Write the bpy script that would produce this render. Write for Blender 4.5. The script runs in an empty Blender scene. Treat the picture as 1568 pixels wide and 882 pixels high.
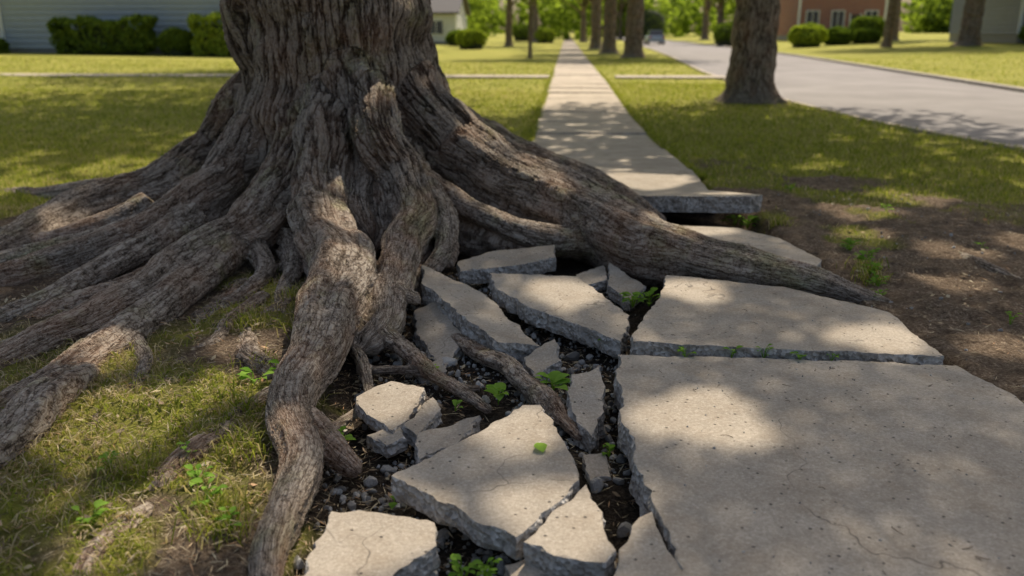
import bpy, math, random, bmesh
import numpy as np
from mathutils import Vector
rng=np.random.default_rng(7); random.seed(7)
sc=bpy.context.scene; col=sc.collection
# ------------------------------------------------------------------ helpers
def link(o,parent=None):
    col.objects.link(o)
    if parent: o.parent=parent
    return o
def empty(name):
    e=bpy.data.objects.new(name,None); e.empty_display_size=.3; return link(e)
def np_mesh(name,V,faces_list,mat=None,attrs=None,smooth=False,parent=None):
    me=bpy.data.meshes.new(name)
    V=np.asarray(V,dtype=np.float32)
    me.vertices.add(len(V)); me.vertices.foreach_set('co',V.ravel())
    loops=np.concatenate([f.ravel() for f in faces_list]).astype(np.int32)
    sizes=np.concatenate([np.full(len(f),f.shape[1]) for f in faces_list]).astype(np.int32)
    starts=np.concatenate([[0],np.cumsum(sizes)[:-1]]).astype(np.int32)
    me.loops.add(len(loops)); me.loops.foreach_set('vertex_index',loops)
    me.polygons.add(len(sizes)); me.polygons.foreach_set('loop_start',starts); me.polygons.foreach_set('loop_total',sizes)
    me.update(calc_edges=True); me.validate()
    me.polygons.foreach_set('use_smooth',np.full(len(me.polygons),smooth))
    if attrs:
        for k,a in attrs.items():
            a=np.asarray(a,dtype=np.float32)
            at=me.attributes.new(k,'FLOAT','POINT'); at.data.foreach_set('value',a)
    if mat: me.materials.append(mat)
    return link(bpy.data.objects.new(name,me),parent)
def hash2(i,j,s):
    n=(i*374761393+j*668265263+s*1442695041)&0xffffffff
    n=((n^(n>>13))*1274126177)&0xffffffff
    return ((n^(n>>16))&0xffff)/65535.
def vnoise(x,y,s=0):
    x=np.asarray(x,float);y=np.asarray(y,float)
    i=np.floor(x).astype(np.int64);j=np.floor(y).astype(np.int64)
    fx=x-i;fy=y-j;fx=fx*fx*(3-2*fx);fy=fy*fy*(3-2*fy)
    a=hash2(i,j,s);b=hash2(i+1,j,s);c=hash2(i,j+1,s);d=hash2(i+1,j+1,s)
    return (a*(1-fx)+b*fx)*(1-fy)+(c*(1-fx)+d*fx)*fy
def fbm(x,y,o=4,s=0):
    t=0;a=.5;n=0
    for k in range(o):
        t=t+a*vnoise(x*2**k,y*2**k,s+k);n+=a;a*=.5
    return t/n
def sst(a,b,x):
    t=np.clip((x-a)/(b-a),0,1);return t*t*(3-2*t)
# ------------------------------------------------------------------ materials
class NT:
    def __init__(s,name):
        s.m=bpy.data.materials.new(name);s.m.use_nodes=True;s.t=s.m.node_tree;s.t.nodes.clear()
        s.out=s.n('ShaderNodeOutputMaterial')
    def n(s,ty,props=None,**inp):
        nd=s.t.nodes.new(ty)
        for k,v in (props or {}).items(): setattr(nd,k,v)
        for k,v in inp.items(): s.set(nd,k,v)
        return nd
    def set(s,nd,k,v):
        k2=int(k[1:]) if k[0]=='i' and k[1:].isdigit() else k.replace('_',' ')
        sk=nd.inputs[k2]
        if isinstance(v,bpy.types.NodeSocket): s.t.links.new(v,sk)
        elif isinstance(v,bpy.types.Node): s.t.links.new(v.outputs[0],sk)
        else: sk.default_value=v
    def math(s,op,a,b=0.,c=0.):
        return s.n('ShaderNodeMath',{'operation':op},i0=a,i1=b,i2=c).outputs[0]
    def mix(s,f,a,b,bt='MIX'):
        nd=s.n('ShaderNodeMix',{'data_type':'RGBA','blend_type':bt})
        s.set(nd,'i0',f);s.set(nd,'i6',a);s.set(nd,'i7',b);return nd.outputs[2]
    def fmix(s,f,a,b):
        nd=s.n('ShaderNodeMix',{'data_type':'FLOAT'});s.set(nd,'i0',f);s.set(nd,'i2',a);s.set(nd,'i3',b);return nd.outputs[0]
    def ramp(s,f,stops):
        nd=s.n('ShaderNodeValToRGB');cr=nd.color_ramp
        while len(cr.elements)<len(stops): cr.elements.new(.5)
        for e,(p,c) in zip(cr.elements,stops):
            e.position=p;e.color=c if len(c)==4 else (*c,1)
        s.set(nd,'i0',f);return nd.outputs[0]
    def rng(s,f,a,b,c=0.,d=1.,kind='LINEAR'):
        return s.n('ShaderNodeMapRange',{'interpolation_type':kind},i0=f,i1=a,i2=b,i3=c,i4=d).outputs[0]
    def noise(s,vec,scale,detail=3,rough=.55,dist=0.):
        return s.n('ShaderNodeTexNoise',Vector=vec,Scale=scale,Detail=detail,Roughness=rough,Distortion=dist)
    def vor(s,vec,scale,feature='F1',rand=1.):
        return s.n('ShaderNodeTexVoronoi',{'feature':feature},Vector=vec,Scale=scale,Randomness=rand)
    def mapp(s,vec,scale=(1,1,1),loc=(0,0,0)):
        return s.n('ShaderNodeMapping',Vector=vec,Scale=scale,Location=loc).outputs[0]
    def bsdf(s,**k):
        b=s.n('ShaderNodeBsdfPrincipled',**k);s.t.links.new(b.outputs[0],s.out.inputs[0]);return b
    def bump(s,h,strength=.5,dist=.01):
        return s.n('ShaderNodeBump',Height=h,Strength=strength,Distance=dist).outputs[0]
    def pos(s): return s.n('ShaderNodeNewGeometry').outputs['Position']
    def attr(s,name,o='Fac'): return s.n('ShaderNodeAttribute',{'attribute_name':name}).outputs[o]
def C(r,g,b): return (r,g,b,1)

def bark_mat(name,attr=True,disp=True):
    t=NT(name)
    if attr: q=t.attr('q','Vector')
    else: q=t.n('ShaderNodeTexCoord').outputs['Object']
    z=t.n('ShaderNodeSeparateXYZ',i0=t.pos()).outputs[2]
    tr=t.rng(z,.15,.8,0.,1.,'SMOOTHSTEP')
    na=t.noise(t.mapp(q,(1,1,.16)),15.,3,.55).outputs[0]
    nb=t.noise(t.mapp(q,(1,1,.26),(5.,3.,1.)),36.,3,.6).outputs[0]
    fa=t.rng(t.math('ABSOLUTE',t.math('SUBTRACT',na,.5)),.0,.075,0.,1.,'SMOOTHSTEP')
    fb=t.rng(t.math('ABSOLUTE',t.math('SUBTRACT',nb,.5)),.0,.07,0.,1.,'SMOOTHSTEP')
    n1=t.rng(t.noise(t.mapp(q,(1,1,.5)),75.,4,.75).outputs[0],.28,.72)
    nx=t.noise(t.mapp(q,(.45,.45,1.),(1.,7.,2.)),34.,3,.6).outputs[0]
    fx=t.rng(t.math('ABSOLUTE',t.math('SUBTRACT',nx,.5)),.0,.045,0.,1.,'SMOOTHSTEP')
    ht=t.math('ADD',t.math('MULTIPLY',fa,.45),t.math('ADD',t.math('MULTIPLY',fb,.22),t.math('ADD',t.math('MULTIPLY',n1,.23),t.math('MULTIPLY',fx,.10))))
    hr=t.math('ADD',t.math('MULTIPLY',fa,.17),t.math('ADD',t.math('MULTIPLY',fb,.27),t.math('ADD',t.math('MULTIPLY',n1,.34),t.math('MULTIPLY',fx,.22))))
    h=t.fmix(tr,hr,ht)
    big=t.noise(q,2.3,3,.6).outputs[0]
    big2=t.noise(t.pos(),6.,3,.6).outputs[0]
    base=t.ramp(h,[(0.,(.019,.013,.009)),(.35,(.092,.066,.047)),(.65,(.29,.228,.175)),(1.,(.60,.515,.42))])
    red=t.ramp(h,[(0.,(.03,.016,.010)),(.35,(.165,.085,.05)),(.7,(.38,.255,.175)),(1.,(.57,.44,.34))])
    c=t.mix(t.rng(big,.47,.66,0.,.8),base,red)
    c=t.mix(t.rng(big2,.38,.62,0.,.35),c,t.mix(1.,c,C(.55,.52,.48),'MULTIPLY'))
    moss=t.noise(t.pos(),3.1,4,.65).outputs[0]
    c=t.mix(t.rng(moss,.54,.68,0.,.5),c,t.mix(1.,c,C(.82,.98,.55),'MULTIPLY'))
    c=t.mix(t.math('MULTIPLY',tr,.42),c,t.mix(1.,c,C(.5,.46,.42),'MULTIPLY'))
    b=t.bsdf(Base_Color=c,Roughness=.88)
    b.inputs['Specular IOR Level'].default_value=.2
    if disp:
        amp=t.fmix(tr,.012,.034)
        hh=t.math('MULTIPLY',t.math('SUBTRACT',h,.6),amp)
        d=t.n('ShaderNodeDisplacement',Height=hh,Midlevel=0.,Scale=1.)
        t.t.links.new(d.outputs[0],t.out.inputs[2]); t.m.displacement_method='BOTH'
    else:
        t.set(b,'Normal',t.bump(h,1.,.03))
    return t.m
def concrete_mat(name,tone=(.58,.495,.395)):
    t=NT(name);p=t.pos()
    nz=t.n('ShaderNodeSeparateXYZ',i0=t.n('ShaderNodeNewGeometry').outputs['True Normal']).outputs[2]
    side=t.rng(nz,.75,.9,1.,0.)
    st=t.noise(p,1.7,4,.6,.4).outputs[0]; md=t.noise(p,7.,5,.7).outputs[0]; fn=t.noise(p,95.,4,.85).outputs[0]
    c=t.mix(t.rng(st,.35,.65),C(*[v*.78 for v in tone]),C(*[v*1.04 for v in tone]))
    c=t.mix(t.rng(md,.42,.66,0.,.55),c,C(tone[0]*.64,tone[1]*.59,tone[2]*.53))
    c=t.mix(t.rng(fn,.38,.62,0.,.65),c,t.mix(1.,c,C(.54,.53,.52),'MULTIPLY'))
    c=t.mix(t.rng(fn,.3,.42,.45,0.),c,C(.68,.63,.55))
    pit=t.vor(p,34.); pw=t.n('ShaderNodeSeparateXYZ',i0=pit.outputs['Color']).outputs[1]
    pit_f=t.math('MULTIPLY',t.rng(pit.outputs['Distance'],.08,.2,1.,0.),t.math('GREATER_THAN',pw,.62))
    c=t.mix(t.math('MULTIPLY',pit_f,.8),c,C(.07,.06,.05))
    wp=t.n('ShaderNodeVectorMath',{'operation':'MULTIPLY_ADD'},i0=t.noise(p,3.,3).outputs['Color'],i1=(.5,.5,.5),i2=p).outputs[0]
    ck=t.vor(wp,.75,'DISTANCE_TO_EDGE').outputs[0]
    ckf=t.math('MULTIPLY',t.rng(ck,.0008,.003,1.,0.),t.rng(st,.46,.56))
    c=t.mix(t.math('MULTIPLY',ckf,.65),c,C(.06,.05,.042))
    ag=t.vor(p,75.); agc=t.n('ShaderNodeSeparateXYZ',i0=ag.outputs['Color']).outputs[0]
    sc_=t.ramp(agc,[(0.,(.22,.20,.175)),(.45,(.42,.385,.34)),(.8,(.54,.5,.45)),(1.,(.68,.64,.58))])
    sc_=t.mix(t.rng(md,.35,.65,0.,.6),sc_,C(.22,.18,.14))
    c=t.mix(side,c,sc_)
    hs=t.math('ADD',t.math('MULTIPLY',ag.outputs['Distance'],.8),t.math('MULTIPLY',md,1.4))
    ht=t.math('SUBTRACT',t.math('ADD',t.math('MULTIPLY',fn,.4),t.math('MULTIPLY',md,.4)),t.math('MULTIPLY',pit_f,.6))
    h=t.fmix(side,ht,hs)
    b=t.bsdf(Base_Color=c,Roughness=.9)
    b.inputs['Specular IOR Level'].default_value=.25
    t.set(b,'Normal',t.bump(h,.8,.009))
    return t.m
def ground_mat():
    t=NT('ground_soil_and_turf');p=t.pos()
    soil=t.attr('soil');pale=t.attr('pale')
    n1=t.noise(p,9.,4,.7).outputs[0];n2=t.noise(p,60.,4,.8).outputs[0];n3=t.noise(p,.35,3,.6).outputs[0]
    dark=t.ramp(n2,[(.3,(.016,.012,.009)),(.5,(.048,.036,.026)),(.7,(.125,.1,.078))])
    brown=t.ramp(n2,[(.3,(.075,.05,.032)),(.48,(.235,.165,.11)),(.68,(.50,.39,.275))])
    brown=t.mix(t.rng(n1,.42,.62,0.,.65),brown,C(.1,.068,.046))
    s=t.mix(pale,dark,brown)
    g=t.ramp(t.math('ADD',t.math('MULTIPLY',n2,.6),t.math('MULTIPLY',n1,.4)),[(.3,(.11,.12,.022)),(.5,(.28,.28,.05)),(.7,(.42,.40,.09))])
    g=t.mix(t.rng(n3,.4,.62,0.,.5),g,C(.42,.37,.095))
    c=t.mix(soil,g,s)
    b=t.bsdf(Base_Color=c,Roughness=.95);b.inputs['Specular IOR Level'].default_value=.1
    t.set(b,'Normal',t.bump(t.math('ADD',n2,n1),1.,.03))
    return t.m
def leafy_mat(name,c1,c2,trans=.4):
    t=NT(name);r=t.attr('rnd')
    c=t.mix(r,C(*c1),C(*c2))
    d=t.n('ShaderNodeBsdfDiffuse',Color=c)
    tl=t.n('ShaderNodeBsdfTranslucent',Color=t.mix(1.,c,C(1.5,1.5,.7),'MULTIPLY'))
    mx=t.n('ShaderNodeMixShader',i0=trans,i1=d,i2=tl)
    t.t.links.new(mx.outputs[0],t.out.inputs[0]);return t.m
def grass_mat():
    t=NT('grass_blades');r=t.attr('rnd');dry=t.attr('dry')
    g=t.ramp(r,[(0.,(.12,.16,.022)),(.5,(.27,.31,.048)),(1.,(.45,.45,.10))])
    s=t.ramp(r,[(0.,(.26,.195,.10)),(1.,(.70,.58,.36))])
    c=t.mix(dry,g,s)
    d=t.n('ShaderNodeBsdfDiffuse',Color=c);tl=t.n('ShaderNodeBsdfTranslucent',Color=t.mix(1.,c,C(1.25,1.25,.75),'MULTIPLY'))
    mx=t.n('ShaderNodeMixShader',i0=.4,i1=d,i2=tl);t.t.links.new(mx.outputs[0],t.out.inputs[0]);return t.m
def plain(name,c,rough=.7,nscale=8.,amt=.25,metal=0.,bump=.0):
    t=NT(name);p=t.pos();n=t.noise(p,nscale,3,.6).outputs[0]
    cc=t.mix(t.rng(n,.35,.65,0.,amt),C(*c),C(*[v*.45 for v in c]))
    b=t.bsdf(Base_Color=cc,Roughness=rough,Metallic=metal)
    if bump: t.set(b,'Normal',t.bump(n,bump,.01))
    return t.m
def rnd_stone_mat():
    t=NT('gravel_stone');r=t.attr('rnd')
    c=t.ramp(r,[(0.,(.18,.17,.15)),(.5,(.42,.395,.355)),(.85,(.58,.555,.51)),(1.,(.68,.61,.52))])
    n=t.noise(t.pos(),160.,3,.7).outputs[0]
    c=t.mix(t.rng(n,.35,.65,0.,.5),c,C(.13,.115,.1))
    b=t.bsdf(Base_Color=c,Roughness=.9);t.set(b,'Normal',t.bump(n,.5,.004));return t.m
def asphalt_mat():
    t=NT('asphalt');p=t.pos();n=t.noise(p,90.,3,.7).outputs[0];m=t.noise(p,.6,4,.6).outputs[0]
    c=t.mix(t.rng(m,.35,.65),C(.18,.16,.15),C(.26,.235,.222))
    c=t.mix(t.rng(n,.4,.7,0.,.4),c,C(.11,.105,.1))
    b=t.bsdf(Base_Color=c,Roughness=.9);t.set(b,'Normal',t.bump(n,.4,.006));return t.m
def brick_mat(name='red_brick'):
    t=NT(name);g=t.n('ShaderNodeTexCoord').outputs['Object']
    s=t.n('ShaderNodeSeparateXYZ',i0=g)
    v=t.n('ShaderNodeCombineXYZ',i0=t.math('ADD',s.outputs[0],s.outputs[1]),i1=s.outputs[2])
    b=t.n('ShaderNodeTexBrick',Vector=v.outputs[0],Color1=C(.34,.11,.07),Color2=C(.22,.07,.05),Mortar=C(.38,.34,.3),Scale=1.)
    b.inputs['Brick Width'].default_value=.22;b.inputs['Row Height'].default_value=.075;b.inputs['Mortar Size'].default_value=.008
    t.bsdf(Base_Color=b.outputs[0],Roughness=.9);return t.m

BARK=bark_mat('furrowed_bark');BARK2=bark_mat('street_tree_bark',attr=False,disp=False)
CON=concrete_mat('weathered_concrete')
GR=ground_mat();GRASS=grass_mat()
LEAF=leafy_mat('tree_leaves',(.10,.145,.028),(.21,.28,.05),.55)
WEED=leafy_mat('weed_leaf',(.12,.24,.03),(.26,.42,.07),.35)
HEDGE=leafy_mat('hedge_leaf',(.08,.13,.022),(.19,.26,.045),.3)
HEDGE2=leafy_mat('light_hedge_leaf',(.20,.28,.04),(.38,.44,.07),.3)
STONE=rnd_stone_mat();ASPH=asphalt_mat()
# ------------------------------------------------------------------ terrain functions
RE_Y=[0,3.3,3.8,4.6,4.85,5.35,6.1,6.8,8.4,11.1,14.8,23,45,90,400]
RE_X=[1.64,1.58,1.52,1.42,1.48,1.40,1.42,1.24,1.26,1.12,1.08,1.12,1.06,1.06,1.06]
def redge(y): return np.interp(y,RE_Y,RE_X)
LE_Y=[0,1.9,2.3,2.6,3.1,3.6,4.0,4.5,4.9,5.4,6.2,7.0,8.4,400]
LE_X=[-.66,-.74,-.80,-.86,-.95,-1.02,-1.06,-1.2,-1.4,-1.0,-.6,-.45,-.42,-.46]
def ledge(y): return np.interp(y,LE_Y,LE_X)
RN=np.array([(6.2,-60),(6.2,0),(5.95,6),(5.59,10.8),(4.98,13.9),(4.6,18.3),(4.9,31),(6.0,50),(6.9,71),(8,110),(10,200),(14,420)])
RF=np.array([(10.3,-60),(10.3,0),(10.4,12),(10.7,21),(11.5,31),(13.2,52),(14.2,80),(15,110),(17,200),(21,420)])
def rn(y): return np.interp(y,RN[:,1],RN[:,0])
def rf(y): return np.interp(y,RF[:,1],RF[:,0])
def gh(x,y):
    x=np.asarray(x,float);y=np.asarray(y,float)
    re=redge(y);le=ledge(y)
    near=1-sst(7.0,9.,y)
    inside=sst(-.03,.03,re-x)*sst(-.05,.12,x-le)
    walk=-.05-.03*near
    verge=.065*sst(4.2,1.9,x)*sst(9.,6.5,y)*sst(-.2,.1,x-re+.0)
    r=np.hypot(x+1.7,y-6.3)
    mound=(.10*np.exp(-(r/2.0)**2)+.035*sst(-.6,-1.1,x)*sst(7.5,5.,y)*sst(-6,-3,x))*sst(0.,.25,le-x+.1)
    base=(verge+mound)*(1-inside)+walk*inside
    dn=1-sst(9,13,np.hypot(x,y-3))
    n=(fbm(x*2.2+9,y*2.2,3,3)-.5)*.08*dn+(fbm(x*11,y*11,3,8)-.5)*.05*dn
    n=n*np.where(inside>.5,.75,1.)
    far=.045*np.clip(x-15,0,22)*sst(5,25,y)
    far=far+.012*np.clip(-x-12,0,20)
    und=(fbm(x*.25,y*.25,2,21)-.5)*.12*sst(6,14,np.hypot(x,y))*sst(1.2,3.,np.abs(x-.3))*(1-sst(-1.5,0.,x-rn(y)))
    return base+n+far+und
ROAD_Z=-.03
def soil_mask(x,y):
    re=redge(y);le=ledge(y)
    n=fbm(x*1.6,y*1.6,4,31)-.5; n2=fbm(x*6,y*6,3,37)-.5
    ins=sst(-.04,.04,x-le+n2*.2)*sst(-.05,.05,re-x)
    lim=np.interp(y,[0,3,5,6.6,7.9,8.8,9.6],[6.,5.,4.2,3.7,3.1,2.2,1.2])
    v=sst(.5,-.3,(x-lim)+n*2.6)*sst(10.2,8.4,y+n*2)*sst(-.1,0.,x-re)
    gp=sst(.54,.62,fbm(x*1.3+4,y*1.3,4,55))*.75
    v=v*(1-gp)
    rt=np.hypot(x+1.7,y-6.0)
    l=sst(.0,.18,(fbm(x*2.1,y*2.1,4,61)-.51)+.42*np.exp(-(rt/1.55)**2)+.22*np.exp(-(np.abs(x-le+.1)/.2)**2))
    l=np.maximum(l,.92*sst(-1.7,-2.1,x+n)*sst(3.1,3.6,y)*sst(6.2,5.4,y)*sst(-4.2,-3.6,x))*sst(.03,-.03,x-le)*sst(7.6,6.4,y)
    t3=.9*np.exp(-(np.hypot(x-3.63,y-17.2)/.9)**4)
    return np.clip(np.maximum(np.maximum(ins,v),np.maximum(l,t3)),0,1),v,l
def axis(lo,hi,step,far_lo,far_hi,g=1.09):
    a=list(np.arange(lo,hi,step));s=step;x=a[-1]
    while x<far_hi: s*=g;x+=s;a.append(x)
    s=step;x=lo;b=[]
    while x>far_lo: s*=g;x-=s;b.append(x)
    return np.array(b[::-1]+a)
xs=axis(-3.8,3.8,.025,-420,420);ys=axis(1.4,7.8,.025,-80,600,1.07)
X,Y=np.meshgrid(xs,ys);Z=gh(X,Y)
rd=sst(-.35,-.05,X-rn(Y))*sst(-.35,-.05,rf(Y)-X); Z=Z*(1-rd)+(ROAD_Z-.06)*rd
drv=sst(1.35,1.1,np.abs(Y-26.9))*(X<5)*(X>-19.8);Z=Z*(1-drv)-.03*drv
S,Vv,Ll=soil_mask(X,Y)
pale=np.clip(np.maximum(Vv,Ll*.9),0,1)
nx,ny=len(xs),len(ys)
idx=np.arange(nx*ny).reshape(ny,nx)
F4=np.stack([idx[:-1,:-1],idx[:-1,1:],idx[1:,1:],idx[1:,:-1]],-1).reshape(-1,4)
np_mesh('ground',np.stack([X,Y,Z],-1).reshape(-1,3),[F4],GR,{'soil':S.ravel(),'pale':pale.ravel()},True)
# ------------------------------------------------------------------ road, kerbs
def strip(name,L,R_,z,mat,ysamp,parent=None):
    l=L(ysamp);r=R_(ysamp);n=len(ysamp);cols_=9
    V=[];
    for k in range(cols_):
        f=k/(cols_-1);V.append(np.stack([l*(1-f)+r*f,ysamp,np.full(n,z)+.03*math.sin(f*math.pi)],-1))
    V=np.stack(V,1);ix=np.arange(n*cols_).reshape(n,cols_)
    F=np.stack([ix[:-1,:-1],ix[:-1,1:],ix[1:,1:],ix[1:,:-1]],-1).reshape(-1,4)
    return np_mesh(name,V.reshape(-1,3),[F],mat,None,True,parent)
yr=np.concatenate([np.arange(-60,0,5),np.arange(0,40,.5),np.arange(40,420,6)])
strip('road',lambda y:rn(y)-.02,lambda y:rf(y)+.02,ROAD_Z,ASPH,yr)
def kerb(name,fx,w,z0,z1,side):
    a=fx(yr);b=a+side*w
    prof=[(a,z0),(a,z1-.02),(a+side*.02,z1),(b,z1),(b,z0)]
    V=np.stack([np.stack([p,yr,np.full(len(yr),z)],-1) for p,z in prof],1);k=len(prof)
    ix=np.arange(len(yr)*k).reshape(-1,k)
    F=np.stack([ix[:-1,:-1],ix[:-1,1:],ix[1:,1:],ix[1:,:-1]],-1).reshape(-1,4)
    np_mesh(name,V.reshape(-1,3),[F],CON)
kerb('kerb',rf,.16,-.12,.07,1)
kerb('kerb',rn,.14,-.12,.0,-1)
# ------------------------------------------------------------------ slabs
def rough_poly(pts,rough=.012,step=.035,seed=0):
    out=[];r=random.Random(seed);n=len(pts)
    for i in range(n):
        a=np.array(pts[i],float);b=np.array(pts[(i+1)%n],float);L=np.linalg.norm(b-a)
        k=max(1,int(L/step));d=(b-a)/max(L,1e-6);nm=np.array([-d[1],d[0]])
        off=0
        for j in range(k):
            f=j/k
            if j: off=.6*off+r.uniform(-1,1)*rough
            w=math.sin(math.pi*f)**.4 if 0<f<1 else 0
            out.append(tuple(a+(b-a)*f+nm*off*w))
    return out
def slab(name,pts,z,th=.09,tilt=(0,0),rough=.012,seed=1,parent=None,step=.035,mat=None):
    P=rough_poly(pts,rough,step,seed)
    ar=sum(P[i][0]*P[(i+1)%len(P)][1]-P[(i+1)%len(P)][0]*P[i][1] for i in range(len(P)))
    if ar<0: P=P[::-1]
    P=np.array(P);c=P.mean(0);n=len(P)
    nxt=np.roll(P,-1,0);prv=np.roll(P,1,0);tn=nxt-prv;tn/=np.maximum(np.linalg.norm(tn,axis=1,keepdims=True),1e-6)
    nm=np.stack([tn[:,1],-tn[:,0]],-1)
    r=np.random.default_rng(seed);rings=[]
    def pl(q,dz): return np.concatenate([q,(z+dz+(q[:,0]-c[0])*tilt[0]+(q[:,1]-c[1])*tilt[1])[:,None]],1)
    ch=.001+.010*r.random((n,1))**5
    rings.append(pl(P-nm*ch,0)+0)
    rings.append(pl(P,-.001-r.random(n)**4*.010))
    for f,o in ((.22,.3),(.45,.0),(.7,.5),(1.,-.4)):
        q=P+nm*(r.normal(0,1,(n,1))*rough*.5+o*rough*.5)
        rings.append(pl(q,-th*f+r.normal(0,.004,n)*(f<1)))
    V=np.concatenate(rings);k=len(rings)
    faces=[]
    for a in range(k-1):
        for i in range(n):
            j=(i+1)%n
            faces.append((a*n+i,(a+1)*n+i,(a+1)*n+j,a*n+j))
    me=bpy.data.meshes.new(name)
    me.from_pydata(V.tolist(),[],faces+[tuple(range(n)),tuple(range((k-1)*n,k*n))[::-1]])
    me.materials.append(mat or CON);me.update()
    return link(bpy.data.objects.new(name,me),parent)
def cm(s): return [tuple(float(v)/100 for v in p.split(',')) for p in s.split(';')]
walk=empty('sidewalk')
slab('near_slab',cm('23,328;90,327;157,324;165,292;163,194;157,161;140,60;40,60;31,153;31,183;27,211;27,220;25,223;23,240;24,253;21,268;23,284;21,302'),.08,.11,rough=.011,seed=3,parent=walk,step=.028)
slab('cracked_corner',cm('26,210;31,185;30,154;30,60;-5,60;11,153;15,184;20,203'),.07,.1,(0.03,0),rough=.01,seed=4,parent=walk)
slab('middle_slab',cm('55,435;112,419;151,384;154,329;76,332;30,335;31,346;39,373;48,399'),.11,.1,(-.01,.01),rough=.008,seed=5,parent=walk,step=.028)
slab('far_slab',cm('61,573;117,564;138,535;149,483;138,462;69,498'),.09,.09,rough=.006,seed=6,parent=walk)
slab('lifted_slab',cm('-10,690;40,683;117,674;142,612;131,597;59,624'),.16,.12,(.03,-.12),rough=.01,seed=7,parent=walk)
r_=random.Random(5);y=6.80
k=0
while y<130:
    y2=y+1.6
    a,b=redge(y)-.02,redge(y2)-.02
    l1,l2=ledge(y+1),ledge(y2+1)
    if k==0:l1=-.25
    slab('slab_%02d'%k,[(l1,y+.014),(a,y+.014),(b,y2-.014),(l2,y2-.014)],.03+r_.uniform(-.008,.012)+(.02 if k==0 else 0),.1,(r_.uniform(-.006,.006),r_.uniform(-.008,.004)),rough=.004 if y<20 else .001,seed=20+k,parent=walk,step=.06 if y<20 else .6)
    y=y2;k+=1
frag=[('-60,468;-39,484;-5,492;-4,474;-26,462;-57,454',.10,.085,(0.02,.15),.008),
('-77,446;-40,412;-9,347;-27,343;-72,412',.085,.11,(-.16,-.02),.012),
('-39,434;8,435;32,383;26,352;-6,379;-34,411',.085,.085,(-.03,.06),.01),
('27,477;45,446;36,431;25,450',.03,.07,(.1,.2),.008),
('8,470;24,481;25,459;10,449',.02,.06,(.1,.1),.008),
('-73,397;-59,404;-45,362;-51,344;-68,374',-.0,.07,(.2,.25),.01),
('4,304;15,311;16,284;11,270;4,285',.05,.12,(-.1,.25),.012),
('-16,339;-3,352;0,335;-10,323',.02,.07,(.1,.2),.01),
('-77,291;-66,303;-52,297;-54,274;-58,266;-70,278',.03,.05,(.05,.1),.009),
('-55,268;-48,292;-44,286;-49,264',.02,.06,(-.3,.1),.008),
('-50,224;-33,243;-13,270;-7,270;0,249;6,223;-11,195;-20,200;-38,215',.09,.075,(.02,.05),.009),
('8,222;15,190;12,185;-1,188;-9,194',.075,.075,(.05,.03),.007),
('-64,208;-51,208;-34,204;-32,194;-40,184;-44,175;-64,172',.045,.07,(.0,.05),.009),
('-14,194;-2,200;0,190;-12,184',.0,.05,(.1,0),.01),
('-49,263;-28,271;-34,256;-46,249',.03,.08,(.1,.2),.01),
('0,193;5,197;8,190;1,186',.0,.05,(0,.2),.01),
('-68,268;-57,272;-53,263;-59,259',.0,.05,(.2,.1),.008),
('-62,335;-52,341;-48,331;-57,326',-.03,.05,(.2,.3),.008),
('8,258;15,262;17,250;10,246',-.03,.06,(-.2,.2),.008)]
for i,(p,z,th,ti,ro) in enumerate(frag):
    slab('broken_concrete_slab',cm(p),z,th,ti,ro,seed=60+i,step=.024)
cw=empty('walkway')
x=-19.5
while x<4.6:
    if not(-.6<x+.75<1.3):
        e=min(x+1.5,4.85)
        if x<-.48<e: e=-.48
        slab('paver_%d'%int((x+30)*2),[(x+.01,26.3),(e-.01,26.3),(e-.01,27.5),(x+.01,27.5)],.035,.09,rough=.001,seed=int(x*7+900),parent=cw,step=.5)
    x+=1.5
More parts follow.
